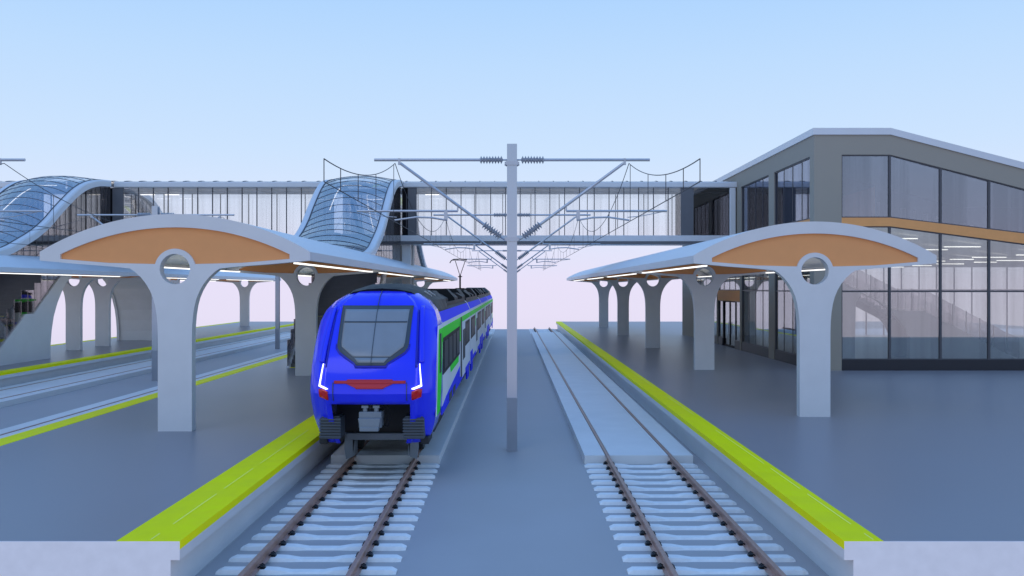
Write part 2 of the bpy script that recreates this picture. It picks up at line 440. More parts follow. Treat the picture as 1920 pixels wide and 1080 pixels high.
    MB().box(cx-.9,cx+.1,*sorted((Y(47.4),Y(47.48))),9.45,9.48).build('light_or_glint_strip',['led'],t)  # added glowing bar, another glint under the roof glass
    # side glazing
    for s in (-1,1):
        d=39.9; x=cx+s*1.86
        while d<49.7:
            e=min(d+.55,49.8); lo=5.36
            za=zc(d-.10)-.30; zb=zc(e-.10)-.30
            if min(za,zb)>lo+.05:
                gp=MB().plate([P([(d+.015,lo),(e-.015,lo),(e-.015,zb),(d+.015,za)])],x-.01,x+.01,axis='x').build('side_glass',['glass_s'],t)
                MB().box(x-.02,x+.02,*sorted((Y(e-.012),Y(e+.012))),lo,zb).build('mullion',['frame'],gp)
            d=e
            if e>=49.8: break
    return t
staircase(PC[1],False,'glazed curved staircase on the middle platform, seen left of the blue train, facing the camera')
staircase(PC[2],False,'glazed curved staircase on the far left platform at the left edge of the picture')
staircase(PC[1],True,'glazed staircase behind the footbridge descending away beyond the blue train')
staircase(PC[2],True,'glazed staircase behind the footbridge descending away on the far left platform')

# ------------------------------------------------------------------ footbridge
BF,BB=50.0,52.6
fb=thing('footbridge','long glazed footbridge crossing above all tracks from the station building','footbridge',(-8,51.3,GZ))
XL,XR=-30.5,12.36
m=MB().box(XL,XR,BF,BB,6.62,6.955); m.box(XL,XR,BF+.25,BB-.25,6.49,6.62); m.build('deck',['white_gloss'],fb,bevel=.02)
MB().box(XL,XR,BF-.02,BF+.06,6.46,6.60).build('edge_beam',['gpanel'],fb)
def skip(x): return any(abs(x-c)<1.75 for c in (PC[1],PC[2]))
for y0,y1 in ((BF-.05,BF+.25),(BB-.25,BB+.05)):
    segs=[(XL,PC[2]-2.0),(PC[2]+2.0,PC[1]-2.0),(PC[1]+2.0,XR+.3)]
    for a,b in segs: MB().box(a,b,y0,y1,9.64,9.97).build('roof_edge',['roofwhite'],fb,bevel=.06)
# end portal frame by the building
m=MB().box(12.22,12.56,BF-.06,BF+.26,6.44,9.62); m.build('end_post',['roofwhite'],fb,bevel=.05)
# roof vault
rows=[]
for i in range(13):
    u=-1+2*i/12; rows.append([(XL,51.3+1.3*u,9.97+.13*(1-u*u)),(XR,51.3+1.3*u,9.97+.13*(1-u*u))])
MB().grid(rows).build('roof_glazing',['glass_r'],fb,smooth=60,fix=False)
x=XL+.4
while x<XR:
    MB().tube([(x,51.3+1.3*u,9.985+.13*(1-u*u)) for u in [-1+2*i/10 for i in range(11)]],.018,5).build('roof_rib',['frame'],fb); x+=.832
# front glass
def glaze(xa,xb,y,first=True):
    x=xa
    while x<xb-.05:
        e=min(x+.832,xb)
        p=MB().box(x+.02,e-.02,y-.012,y+.012,6.955,9.64).build('glass_panel',['glass_b'],fb)
        MB().box(e-.022,e+.022,y-.04,y+.04,6.955,9.64).build('mullion',['frame'],p)
        x=e
glaze(-21.83,-10.15,BF+.08); glaze(-5.36,8.78,BF+.08)
MB().box(8.82,9.47,BF+.07,BF+.09,6.955,9.64).build('glass_panel',['glass_b'],fb)
MB().box(9.49,10.2,BF+.04,BF+.14,6.955,9.64).build('solid_panel',['gpanel'],fb)
MB().box(10.22,12.22,BF+.07,BF+.09,6.955,9.64).build('dark_glass_panel',['glass_d'],fb)
MB().box(9.6,XR-.1,BB-.3,BB-.2,6.955,9.64).build('inner_screen',['glass_d'],fb)
MB().box(XL,PC[2]-2.0,BF+.07,BF+.09,6.955,9.64).build('glass_panel',['glass_b'],fb)
for a,b in ((-22.8,-21.83),(-6.2,-5.36)):
    MB().box(a+.35,b,BF+.04,BF+.14,6.955,9.64).build('solid_panel',['gpanel'],fb)
    MB().box(a-.0,a+.35,BF+.25,BF+.35,6.955,9.64).build('shadow_panel',['black'],fb)  # black panel stands in for the shaded depth of the stair tube
rg=MB().box(XL,XR,BB-.09,BB-.07,6.955,9.64).build('rear_glass',['glass_b'],fb)
m=MB(); x=XL
while x<XR:
    m.box(x-.02,x+.02,BB-.12,BB-.04,6.955,9.64); x+=1.664
m.build('rear_mullions',['frame'],rg)
m=MB().box(XL,XR,BF+.3,BF+.9,9.50,9.60); m.box(XL,XR,BB-.9,BB-.3,9.50,9.60); m.build('ceiling_edge',['innerw'],fb)
for x in [-21.4,-20.0,-5.0]:
    MB().box(x,x+.8,51.3,51.4,9.36,9.40).build('ceiling_lamp',['led'],fb)
for x in (-5.98,):
    MB().box(x-.25,x+.25,BF+.3,BF+.8,PZ,6.49).build('column',['white'],fb,bevel=.03)
    MB().box(x-.25,x+.25,BB-.8,BB-.3,PZ,6.49).build('column',['white'],fb,bevel=.03)

# ------------------------------------------------------------------ catenary masts
MY=[23.15,40.6,61.7,79.6]
def insulator(m,p0,p1,n=8,R=.11,mi=0):
    a=Vector(p0); b=Vector(p1); pts=[];rs=[]
    pts.append(a); rs.append(.03)
    for i in range(n):
        for f,r in ((.1,.045),(.5,R),(.9,.045)):
            pts.append(a+(b-a)*((i+f)/n)); rs.append(r)
    pts.append(b); rs.append(.03)
    m.tube(pts,rs,12)
def make_mast(x,y):
    t=thing('catenary_mast','','mast',(x,y,GZ))
    w=.13; p=MB()
    # H section, flanges facing the camera
    prof=[(-w,-w),(w,-w),(w,-w+.022),(.014,-w+.022),(.014,w-.022),(w,w-.022),(w,w),(-w,w),(-w,w-.022),(-.014,w-.022),(-.014,-w+.022),(-w,-w+.022)]
    vs=[(x+a,y+b,GZ) for a,b in prof]+[(x+a,y+b,7.73) for a,b in prof]; n=len(prof)
    p.add(vs,[tuple(range(n)),tuple(range(2*n-1,n-1,-1))]+[(i,(i+1)%n,(i+1)%n+n,i+n) for i in range(n)])
    p.build('post',['steel'],t)
    MB().box(x-w-.006,x+w+.006,y-w-.006,y+w+.006,GZ,1.16).build('reflection_sleeve',['mast_reflect'],t,bevel=.004)  # added sleeve, paints the ground's reflection on the lower post
    for z in (7.23,5.26):
        b=MB()
        for q in (-1,1): b.box(x-w-.03,x+w+.03,y+q*(w+.0),y+q*(w+.02),z-.05,z+.05)
        b.box(x-w-.06,x-w-.005,y-w,y+w,z-.035,z+.035); b.box(x+w+.005,x+w+.06,y-w,y+w,z-.035,z+.035)
        b.build('clamp',['steel_m'],t)
    for s in (-1,1):
        a=MB(); a.tube([(x+s*.83,y,7.33),(x+s*3.58,y,7.33)],.038,8)
        a.tube([(x+s*.13,y,7.33),(x+s*.28,y,7.33)],.022,8)
        a.box(x+s*2.93-.03,x+s*2.93+.03,y-.03,y+.03,7.2,7.37)
        top=a.build('top_arm',['steel_m'],t)
        i1=MB(); insulator(i1,(x+s*.24,y,7.33),(x+s*.84,y,7.33)); i1.build('insulator',['insul'],top,smooth=60)
        P0=Vector((x+s*2.9,y,7.24)); P1=Vector((x+s*.17,y,5.24)); dv=(P1-P0)
        a=MB(); q=P0+dv*.79; a.tube([P0,q],.038,8); a.tube([P0+dv*.94,P1],.025,8)
        di=a.build('diagonal_arm',['steel_m'],t)
        i2=MB(); insulator(i2,q,P0+dv*.955,R=.115); i2.build('insulator',['insul'],di,smooth=60)
        a=MB(); a.tube([(x+s*1.41,y,6.0),(x+s*4.03,y,6.0)],.03,8)
        a.tube([(x+s*1.41,y,6.0),(x+s*1.41,y,6.12)],.022,6)
        a.tube([(x+s*4.0,y,6.0),(x+s*3.3,y,5.86),(x+s*3.0,y,5.84)],.012,6)
        a.build('registration_tube',['steel_m'],t)
        a=MB(); a.box(x+s*1.72-.045,x+s*1.72+.045,y-.03,y+.03,5.78,6.02)
        a.tube([(x+s*1.68,y,5.76),(x+s*2.1,y,5.83),(x+s*2.5,y,5.84),(x+s*3.05,y,5.76)],.024,8)
        a.build('steady_arm',['steel_m'],t)
    return t
mp=None
WM=['between the two centre tracks','between the two far left tracks']
for wi,xx in enumerate((0.0,-16.24)):
    for k,y in enumerate(MY):
        if mp is None: o=mp=make_mast(0,0)
        else: o=copy_tree(mp)
        o.location=(xx,y,GZ)
        tag(o,f'grey steel overhead line mast, {ORD[k]} from the camera, {WM[wi]}','mast','overhead line masts')
# fix prototypes built around origin z
for o in [c for c in C.objects if c.name.startswith(('catenary_mast','sleeper'))]: pass
TOPZ=7.24
for ti,tx in enumerate(TR):
    t=thing('overhead_wire','overhead contact wire with sagging messenger and droppers above the '+TN[ti],'overhead wire',(tx,14.4,5.7),'overhead wires')
    MB().tube([(tx,14.4,5.72),(tx,88,5.72)],.010,5).build('contact_wire',['wire'],t)
    ys=[14.4]+MY+[88]
    spans=[(5.7,23.15,14.4)]
    me=MB(); pts=[]
    def zm(y):
        S=[5.65]+MY+[97.5]
        for a,b in zip(S,S[1:]):
            if a<=y<=b:
                u=(y-a)/(b-a)*2-1; return 6.09+(TOPZ-6.09)*u*u
        return TOPZ
    N=150
    pts=[(tx,14.4+(88-14.4)*i/N,zm(14.4+(88-14.4)*i/N)) for i in range(N+1)]
    allp=sorted(pts+[(tx,y,TOPZ) for y in MY],key=lambda p:p[1])
    me.tube(allp,.010,5); me.build('messenger_wire',['wire'],t)
    dl=[14.4,15.8,17.6,19.9,22.9]
    for a,b in zip(MY,MY[1:]+[88]):
        n=7
        for i in range(1,n): dl.append(a+(b-a)*i/n)
    for y in dl:
        MB().tube([(tx,y,5.72),(tx,y,zm(y))],.008 if y<30 else .006,4).build('dropper',['wire'],t)

# ------------------------------------------------------------------ train
TX=-3.02; HW=1.36
tr=thing('train','blue electric passenger train with white and green sides standing at the middle platform','train',(TX,19,0))
def interp(T,z):
    if z<=T[0][0]: return T[0][1]
    for (a,b),(c,d) in zip(T,T[1:]):
        if a<=z<=c: return b+(d-b)*(z-a)/(c-a)
    return T[-1][1]
DF=[(.6,19.35),(1.0,19.2),(1.5,18.97),(1.75,18.85),(1.95,18.87),(2.3,19.0),(2.7,19.28),(3.1,19.62),(3.4,19.9),(3.62,20.13),(3.8,20.38),(3.92,20.68),(3.98,21.0)]
HWZ=[(.6,1.14),(.8,1.24),(1.1,1.33),(1.5,1.36),(2.4,1.36),(3.0,1.35),(3.3,1.32),(3.5,1.24),(3.7,1.08),(3.85,.86),(3.92,.74),(3.98,.62)]
def plan(u):
    u=abs(u)
    b=.02*u+.10*u*u
    if u>.70: b+=.07*min(1,(u-.70)/.04)
    if u>.78: b+=.30*((u-.78)/.22)**1.9
    return b
def surf(x,z,off=0):
    hw=interp(HWZ,z); u=min(1,abs(x)/hw)
    return interp(DF,z)+plan(u)*(1 if z<3.4 else 1)-off
cab=MB()
US=[-1,-.975,-.93,-.88,-.83,-.78,-.74,-.70,-.62,-.45,-.25,0,.25,.45,.62,.70,.74,.78,.83,.88,.93,.975,1]
ZS=[.62,.8,1.0,1.2,1.38,1.52,1.6,1.68,1.75,1.82,1.95,2.1,2.3,2.5,2.7,2.9,3.1,3.25,3.4,3.5,3.62,3.7,3.8,3.85,3.92,3.98]
CABEND=21.3
rows=[]
for z in ZS:
    hw=interp(HWZ,z)
    r=[(TX+hw*u, min(surf(hw*u,z),CABEND-.02), z) for u in US]
    r=[(TX-hw,CABEND,z)]+r+[(TX+hw,CABEND,z)]
    rows.append(r)
o=len(cab.v); W=len(rows[0])
for r in rows: cab.v+=r
for i in range(len(rows)-1):
    for j in range(W-1):
        u=(US[j-1] if j>0 else -1); u2=(US[j] if j<len(US) else 1)
        mid=(u+u2)/2
        if ZS[i]<1.5 and abs(mid)<.62: continue
        cab.f.append((o+i*W+j,o+i*W+j+1,o+(i+1)*W+j+1,o+(i+1)*W+j)); cab.m.append(0)
# roof behind the face top
SEC=[(-HW,.96),(-HW,3.17),(-1.24,3.40),(-1.10,3.62),(-.72,3.99),(0,4.05),(.72,3.99),(1.10,3.62),(1.24,3.40),(HW,3.17),(HW,.96)]
cabo=cab.build('cab',['blue'],tr,smooth=17)
sub=cabo.modifiers.new('solid','SOLIDIFY'); sub.thickness=.03; sub.offset=-1
def patch(rows_, off, name, material, parent, n=12, thick=.0):
    """rows_: (z, xl, xr) on the nose surface"""
    m=MB(); R=[]
    zz=[]
    for (za,la,ra),(zb,lb,rb) in zip(rows_,rows_[1:]):
        k=max(1,int(abs(zb-za)/.06))
        for i in range(k): f=i/k; zz.append((za+(zb-za)*f,la+(lb-la)*f,ra+(rb-ra)*f))
    zz.append(rows_[-1])
    for z,l,r in zz:
        R.append([(TX+l+(r-l)*i/n, surf(l+(r-l)*i/n,z,off), z) for i in range(n+1)])
    m.grid(R)
    ob=m.build(name,[material],parent,smooth=40)
    s=ob.modifiers.new('solid','SOLIDIFY'); s.thickness=.02; s.offset=0
    return ob
# windscreen
ws=patch([(3.60,-.80,.80),(2.80,-.78,.78),(2.70,-.76,.76),(2.62,-.70,.70),(2.55,-.60,.60),(2.40,-.36,.36),(2.34,-.31,.31)],.018,'windscreen_surround','wframe',cabo,16)
patch([(3.52,-.72,.72),(2.82,-.69,.69),(2.73,-.67,.67),(2.66,-.58,.58),(2.55,-.44,.44),(2.52,-.40,.40)],.034,'windscreen','wshield',cabo,16)
patch([(2.50,-.37,.37),(2.44,-.31,.31),(2.40,-.28,.28)],.034,'windscreen','wshield',cabo,10)
patch([(3.26,-.70,.70),(3.235,-.70,.70)],.048,'blind_bar','wframe',cabo,12)
patch([(3.98,.0,.012),(2.35,.0,.012)],.05,'centre_seam','wframe',cabo,2)
# shadow under the windscreen, painted as a darker blue patch
patch([(2.78,-.81,.81),(2.68,-.80,.80),(2.58,-.72,.72),(2.50,-.60,.60),(2.36,-.37,.37),(2.29,-.33,.33)],.008,'windscreen_shadow','blue_shade',cabo,16)
# red band
patch([(2.055,-.47,.47),(2.03,-.50,.50)],.012,'red_band','redband',cabo,14)
patch([(2.03,-.76,.76),(1.97,-.76,.76)],.012,'red_band','redband',cabo,18)
patch([(1.97,-.50,.50),(1.88,-.30,.30),(1.86,-.29,.29)],.012,'red_band','redband',cabo,14)
# seams of the coupler flap
for a in (([(1.99,-.79,-.775),(1.60,-.79,-.775)]),([(1.99,.775,.79),(1.60,.775,.79)])): patch(a,.006,'flap_seam','wframe',cabo,2)
for s in (-1,1):
    hl=patch([(2.37,*sorted((s*1.025,s*1.045))),(1.92,*sorted((s*1.07,s*1.10)))],.03,'headlight','led',cabo,2)
    patch([(1.935,*sorted((s*1.07,s*1.10))),(1.905,*sorted((s*1.0,s*1.10))),(1.87,*sorted((s*.89,s*1.0))),(1.85,*sorted((s*.885,s*.93)))],.03,'headlight','led',cabo,6)
    patch([(1.85,*sorted((s*1.02,s*1.10))),(1.80,*sorted((s*.89,s*1.10))),(1.68,*sorted((s*.885,s*1.085))),(1.62,*sorted((s*.885,s*.93)))],.024,'tail_lamp','redlamp',cabo,6)
    patch([(3.60,*sorted((s*.95,s*1.03))),(2.40,*sorted((s*1.02,s*1.13)))],.035,'corner_ridge','blue',cabo,3)
    patch([(3.50,*sorted((s*.90,s*.935))),(2.30,*sorted((s*.955,s*1.0)))],.012,'corner_shade','blue_shade',cabo,2)
# buffers, coupler, deflectors, recess
for s in (-1,1):
    b=MB(); cx=TX+s*.90
    b.box(cx-.22,cx+.22,19.22,19.75,.74,1.20)
    for k in range(7): z=.775+k*.062; b.box(cx-.235,cx+.235,19.17,19.23,z,z+.036)
    b.box(cx-.19,cx+.19,19.25,19.7,1.20,1.23)
    b.build('buffer',['buffer'],tr,bevel=.01)
    d=MB().plate([[(TX+s*.66,.10),(TX+s*.82,.04),(TX+s*.86,.30),(TX+s*.84,.66),(TX+s*.60,.66)]],20.6,20.66); d.box(*sorted((TX+s*.62,TX+s*.66)),20.6,21.0,.12,.66)
    d.build('rail_guard',['coupler'],tr)
    MB().box(*sorted((TX+s*1.02,TX+s*1.2)),19.5,20.3,.58,.74).build('sand_box',['under'],tr,bevel=.02)
MB().box(TX-.8,TX+.8,20.5,20.6,.50,.66).build('cross_beam',['coupler'],tr,bevel=.02)
MB().box(TX-1.05,TX+1.05,20.7,20.75,.6,2.0).build('recess_back',['under'],tr)
MB().box(TX-1.0,TX+1.0,19.4,20.72,1.54,1.58).build('recess_top',['under'],tr)
c=MB().box(TX-.24,TX+.24,18.95,19.25,1.02,1.36); c.plate([[(TX-.24,1.24),(TX+.24,1.24),(TX+.2,1.04),(TX-.2,1.04)]],18.82,18.95)
c.box(TX-.20,TX+.20,18.78,18.96,.97,1.06); c.box(TX-.17,TX+.17,19.0,19.9,1.10,1.30)
cp=c.build('coupler',['coupler'],tr,bevel=.015)
for s in (-1,1):
    m=MB(); m.tube([(TX+s*.12,19.05,1.36),(TX+s*.12,19.05,1.48)],.05,10); m.box(TX+s*.12-.07,TX+s*.12+.07,19.0,19.1,1.44,1.49); m.tube([(TX+s*.04,19.2,1.4),(TX+s*.04,19.4,1.56)],.03,8); m.build('air_valve',['coupler'],cp)
for dx in (.28,.36):
    MB().tube([(TX+dx-.04,19.1,1.52),(TX+dx+.06,19.05,1.40),(TX+dx+.08,19.05,1.2),(TX+dx,19.05,1.04),(TX+dx-.08,19.1,1.06)],.014,6).build('hose',['black'],cp)
# cab roof: black cap
def section_loft(secs,name,mats,parent,closed_ends=True,matf=None,smooth=25):
    m=MB(); m.grid(secs)
    if matf:
        W=len(secs[0])-1
        for i in range(len(m.m)): m.m[i]=matf(i%W)
    if closed_ends:
        m.add(secs[0],[tuple(range(len(secs[0])))],matf(-1) if matf else 0); m.add(secs[-1],[tuple(range(len(secs[-1])))],matf(-1) if matf else 0)
    return m.build(name,mats,parent,smooth=smooth)
cap=[]
for y,zt,w in ((20.72,3.97,.86),(21.1,4.03,.93),(21.8,4.09,.98),(23.2,4.10,.98),(24.0,4.04,1.0),(24.6,3.85,1.02),(25.0,3.66,1.02)):
    cap.append([(TX-1.24+.0*w,y+.25,3.44),(TX-w-.14,y+.08,3.70 if zt>3.8 else 3.5),(TX-w*.78,y,min(zt-.06,3.95)),(TX-w*.4,y,zt),(TX,y,zt+.02),(TX+w*.4,y,zt),(TX+w*.78,y,min(zt-.06,3.95)),(TX+w+.14,y+.08,3.70 if zt>3.8 else 3.5),(TX+1.24,y+.25,3.44)])
section_loft(cap,'roof_fairing',['roofblack'],cabo,smooth=30)
# bright glints on the fairing, put in as white bars
for s in (-1,1):
    for y in (21.9,22.9):
        MB().tube([(TX+s*.88,y,3.92),(TX+s*1.0,y+.5,3.80)],.018,4).build('roof_glint_bar',['white_gloss'],cabo)
# car bodies
cars=[(CABEND-.02,35.0,'first'),(35.5,48.0,'second'),(48.5,61.4,'third'),(61.9,77.0,'fourth')]
BS=[(-HW,.98),(-HW,3.17),(-1.24,3.42),(-1.15,3.50),(1.15,3.50),(1.24,3.42),(HW,3.17),(HW,.98)]
bodies=[]
for ci,(a,b,w) in enumerate(cars):
    secs=[[(TX+x,y,z) for x,z in BS] for y in (a,b)]
    if ci==3:
        secs=[[(TX+x,y,z) for x,z in BS] for y in (a,75.6)]+[[(TX+x*.93,76.6,.98+(z-.98)*.97) for x,z in BS],[(TX+x*.8,77.2,.98+(z-.98)*.8) for x,z in BS]]
    mf=lambda k:(1 if k in (1,5) else 2 if k in (2,3,4) else 0)
    bd=section_loft(secs,'car_body',['twhite','blue_s','roofblack'],tr,matf=mf,smooth=20)
    bd['label']=f'{w} coach of the train'
    bodies.append(bd)
    MB().box(TX-1.1,TX+1.1,a+.2,b-.3,.62,1.0).build('underframe',['under'],bd)
    if ci<3: MB().box(TX-1.15,TX+1.15,b,b+.5,1.0,3.4).build('gangway',['grey'],bd)
    # bogies
    for by in ((a+2.2 if ci else 23.3), b-.0 if ci<3 else b-3):
        m=MB()
        for s in (-1,1):
            m.box(*sorted((TX+s*.98,TX+s*1.12)),by-1.5,by+1.5,.48,.66)
            for dy in (-1.1,1.1):
                m.tube([(TX+s*.70,by+dy,.44),(TX+s*.83,by+dy,.44)],.44,24)
        m.build('bogie',['under'],bd)
    def panel(name,material,y0,y1,z0,z1,t_=.012,side=(1,-1),poly=None):
        for s in side:
            if material=='blue': material='blue_s'
            x0,x1=sorted((TX+s*(HW-.01),TX+s*(HW+t_)))
            if poly: ob=MB().plate([poly],x0,x1,axis='x').build(name,[material],bd)
            else: ob=MB().box(x0,x1,y0,y1,z0,z1).build(name,[material],bd)
        return ob
    # blue sill stripe & green roofline stripe
    panel('green_stripe','green',a+.0,b-.05,2.88,3.06,.006)
    panel('sill_stripe','blue',a+.3,b-.1,.985,1.16,.006)
    if ci==0:
        panel('green_panel','green',0,0,0,0,.008,side=(1,),poly=[(19.55,1.18),(20.45,1.18),(20.85,1.75),(21.1,2.3),(21.25,3.06),(20.12,3.06),(19.75,2.5)])
        panel('green_panel','green',0,0,0,0,.008,side=(-1,),poly=[(20.3,1.18),(20.6,1.18),(20.85,1.75),(21.1,2.3),(21.25,3.06),(20.6,3.06),(20.4,2.5)])
        panel('green_panel','green',21.1,28.4,2.72,2.89,.008)
        panel('green_panel','green',28.2,29.0,2.3,2.89,.008)
        panel('green_panel','green',0,0,0,0,.008,poly=[(24.1,1.72),(27.6,1.72),(27.6,2.0),(23.8,2.0)])
        panel('blue_panel','blue',0,0,0,0,.009,poly=[(21.0,1.0),(28.3,1.0),(28.3,1.52),(26.8,1.45),(22.4,1.28),(21.0,1.15)])
        panel('side_window','tglass',20.35,20.75,2.05,2.95,.018)
        panel('white_line','twhite',0,0,0,0,.009,side=(1,),poly=[(19.5,1.18),(19.55,1.18),(20.12,3.06),(21.3,3.06),(21.3,3.15),(20.05,3.15),(19.70,2.5)])
        wb=panel('window_band','black',21.35,28.1,1.92,2.80,.014)
        for k in range(4):
            y=21.6+k*1.6; f=panel('window','tglass',y,y+1.25,2.02,2.70,.026)
        for k in range(2): panel('equipment_hatch','grey',23.4+k*1.5,24.4+k*1.5,1.02,1.22,.02)
        panel('door_seal','grey',28.75,29.35,1.1,3.05,.016)
        panel('door','twhite',29.5,31.3,1.05,2.85,.02); panel('door_window','tglass',29.75,30.3,1.6,2.6,.03); panel('door_window','tglass',30.5,31.05,1.6,2.6,.03)
        panel('window_band','black',31.6,34.7,1.95,2.80,.014)
        for k in range(2): panel('window','tglass',31.8+k*1.5,33.0+k*1.5,2.05,2.7,.026)
    else:
        L=b-a; 
        panel('window_band','black',a+.5,a+L*.36,1.95,2.80,.014)
        panel('window_band','black',a+L*.60,b-.6,1.95,2.80,.014)
        for k in range(3):
            w_=(L*.36-.9)/3; y=a+.7+k*w_; panel('window','tglass',y,y+w_-.25,2.05,2.7,.026)
        for k in range(3):
            w_=(L*.40-1.0)/3; y=a+L*.60+.2+k*w_; panel('window','tglass',y,y+w_-.25,2.05,2.7,.026)
        dm=a+L*.48
        panel('door','twhite',dm-.9,dm+.9,1.05,2.85,.02)
        for q in (-.65,.15): panel('door_window','tglass',dm+q,dm+q+.5,1.55,2.6,.03)
        panel('green_post','green',dm-1.25,dm-1.0,2.3,2.88,.008)
        panel('blue_panel','blue',0,0,0,0,.012,poly=[(a+.05,1.0),(a+2.2,1.0),(a+1.9,1.45),(a+.05,1.45)])
        panel('blue_panel','blue',0,0,0,0,.012,poly=[(b-2.2,1.0),(b-.05,1.0),(b-.05,1.45),(b-1.9,1.45)])
    if ci==3:
        panel('cab_window','tglass',75.2,76.3,2.1,2.85,.018); panel('green_panel','green',74.6,75.6,1.2,3.06,.008)
    # lower skirts dropping below the body line around the bogies
    for q0 in ([a+.6,b-2.2] if ci else [b-2.2]):
        for s in (-1,1):
            MB().plate([[(q0,1.0),(q0+1.7,1.0),(q0+1.5,.62),(q0+.2,.62)]],*sorted((TX+s*(HW-.05),TX+s*(HW+.0))),axis='x').build('bogie_skirt',['blue_s'],bd)
    # roof equipment
    ys=a+.5 if ci else 25.4
    k=0
    while ys<b-1.6:
        L=(1.5,2.4,1.1,2.0)[k%4]; h=(3.92,3.80,3.97,3.86)[(k+ci)%4]; w_=(1.02,.9,1.06,.96)[k%4]
        L=min(L,b-.5-ys)
        vs=[]
        m=MB().plate([[(TX-w_,3.49),(TX+w_,3.49),(TX+w_-.02,3.66),(TX+w_*.72,h),(TX-w_*.72,h),(TX-w_+.02,3.66)]],ys,ys+L)
        m.build('roof_box',['roofblack' if k%3 else 'roofbrown'],bd)
        for q in (1,-1):
            MB().box(*sorted((TX+q*(w_*.74),TX+q*(w_*.74+.04))),ys+.15,ys+L-.15,3.5,3.78).build('roof_rib',['roofbrown'],bd)
        ys+=L+(.45,.9,.3)[k%3]; k+=1
    for s in (-1,1):
        MB().box(*sorted((TX+s*1.13,TX+s*1.17)),a+.2 if ci else 25.2,b-.2,3.5,3.60).build('roof_rail',['roofblack'],bd)
# rear roof hump
hump=[]
for y,zt in ((71.5,3.6),(72.2,3.98),(74.5,4.04),(76.0,3.95),(76.8,3.5)):
    hump.append([(TX-1.2,y,3.42),(TX-1.1,y,min(zt,3.72)),(TX-.75,y,zt),(TX+.75,y,zt),(TX+1.1,y,min(zt,3.72)),(TX+1.2,y,3.42)])
section_loft(hump,'roof_fairing',['roofblack'],bodies[3],smooth=30)
# pantograph
pg=MB(); py=51.8
pg.tube([(TX,py,3.6),(TX,py,4.75)],.05,8); pg.box(TX-.25,TX+.25,py-.3,py+.3,3.9,4.0)
pgo=pg.build('pantograph',['black'],tr)
p2=MB(); p2.tube([(TX,py,4.7),(TX-.28,py,5.58)],.022,6); p2.tube([(TX,py,4.7),(TX+.30,py,5.58)],.022,6); p2.tube([(TX-.12,py,4.66),(TX+.12,py,4.66)],.03,6)
p2.build('upper_arm',['black'],pgo)
p2=MB(); p2.tube([(TX-.60,py,5.45),(TX-.52,py,5.58),(TX-.40,py,5.66),(TX,py,5.69),(TX+.40,py,5.66)],.03,6); p2.tube([(TX-.45,py+.2,5.62),(TX+.38,py+.2,5.62)],.02,6)
p2.build('contact_strip',['black'],pgo)

# ------------------------------------------------------------------ station building
BX=12.62; FY=37.2; BYE=66.0; BXR=44.0
bl=thing('station_building','two-storey beige station building with large glass walls and an orange floor band','station building',(BX,FY,PZ))
FX=[13.77,15.8,17.93,19.96,22.0,24.05,26.1,28.15,30.2]
sl=lambda z0,k: (lambda x: z0 if x<=15.8 else z0-k*(min(x,24.05)-15.8))
ZT=sl(10.68,.259); ZH=sl(9.57,.255); ZB=sl(6.94,.118); ZL=sl(6.58,.130)
# walls (front)
w=MB()
w.box(BX,FX[0],FY,FY+.5,PZ,9.57)
xs=[BX]+FX+[BXR]
for a,b in zip(xs,xs[1:]):
    w.plate([[(a,max(ZH(a),0)),(b,ZH(b)),(b,ZT(b)-.28),(a,ZT(a)-.28)]],FY,FY+.5)
w.box(FX[-1],BXR,FY,FY+.5,PZ,ZH(BXR))
# side wall
bays=[(37.75,42.9),(43.8,49.1),(51.0,54.9),(55.7,61.7)]
def col(y0,y1,z0,z1): w.box(BX,BX+.4,y0,y1,z0,z1)
for y0,y1 in ((42.9,43.8),(49.1,49.35),(54.7,54.95),(61.7,BYE)): col(y0,y1,PZ,6.6)
for y0,y1 in ((42.9,43.8),(49.1,51.0),(54.9,55.7),(61.7,BYE)): col(y0,y1,6.6,9.57)
w.box(BX,BX+.4,FY+.5,37.75,PZ,9.57)
w.box(BX,BX+.4,FY+.5,BYE,9.57,10.40)
w.build('wall',['beige'],bl)
MB().box(BX+.4,BXR,BYE-.3,BYE,6.95,10.4).build('rear_wall',['beige'],bl)
MB().box(BXR-.3,BXR,FY+.5,BYE-.3,PZ,6.7).build('right_wall',['innerw'],bl)
# roof
r=MB()
for a,b in zip(xs,xs[1:]):
    r.plate([[(a,ZT(a)-.28),(b,ZT(b)-.28),(b,ZT(b)),(a,ZT(a))]],FY-.06,BYE+.05)
r.plate([[(BX-.06,10.40),(BX,10.40),(BX,10.68),(BX-.06,10.68)]],FY-.06,BYE+.05)
r.build('roof',['roofwhite'],bl)
# front floor band
b_=MB()
for a,c in zip(FX,FX[1:]):
    b_.plate([[(a,ZL(a)),(c,ZL(c)),(c,ZB(c)),(a,ZB(a))]],FY+.0,FY+.3)
b_.build('orange_band',['orange_b'],bl)
b_=MB()
for y0,y1 in ((37.75,42.9),(43.8,49.1),(49.35,54.7),(54.95,61.7)): b_.box(BX+.03,BX+.3,y0,y1,6.60,6.93)
b_.build('orange_band',['orange_b'],bl)
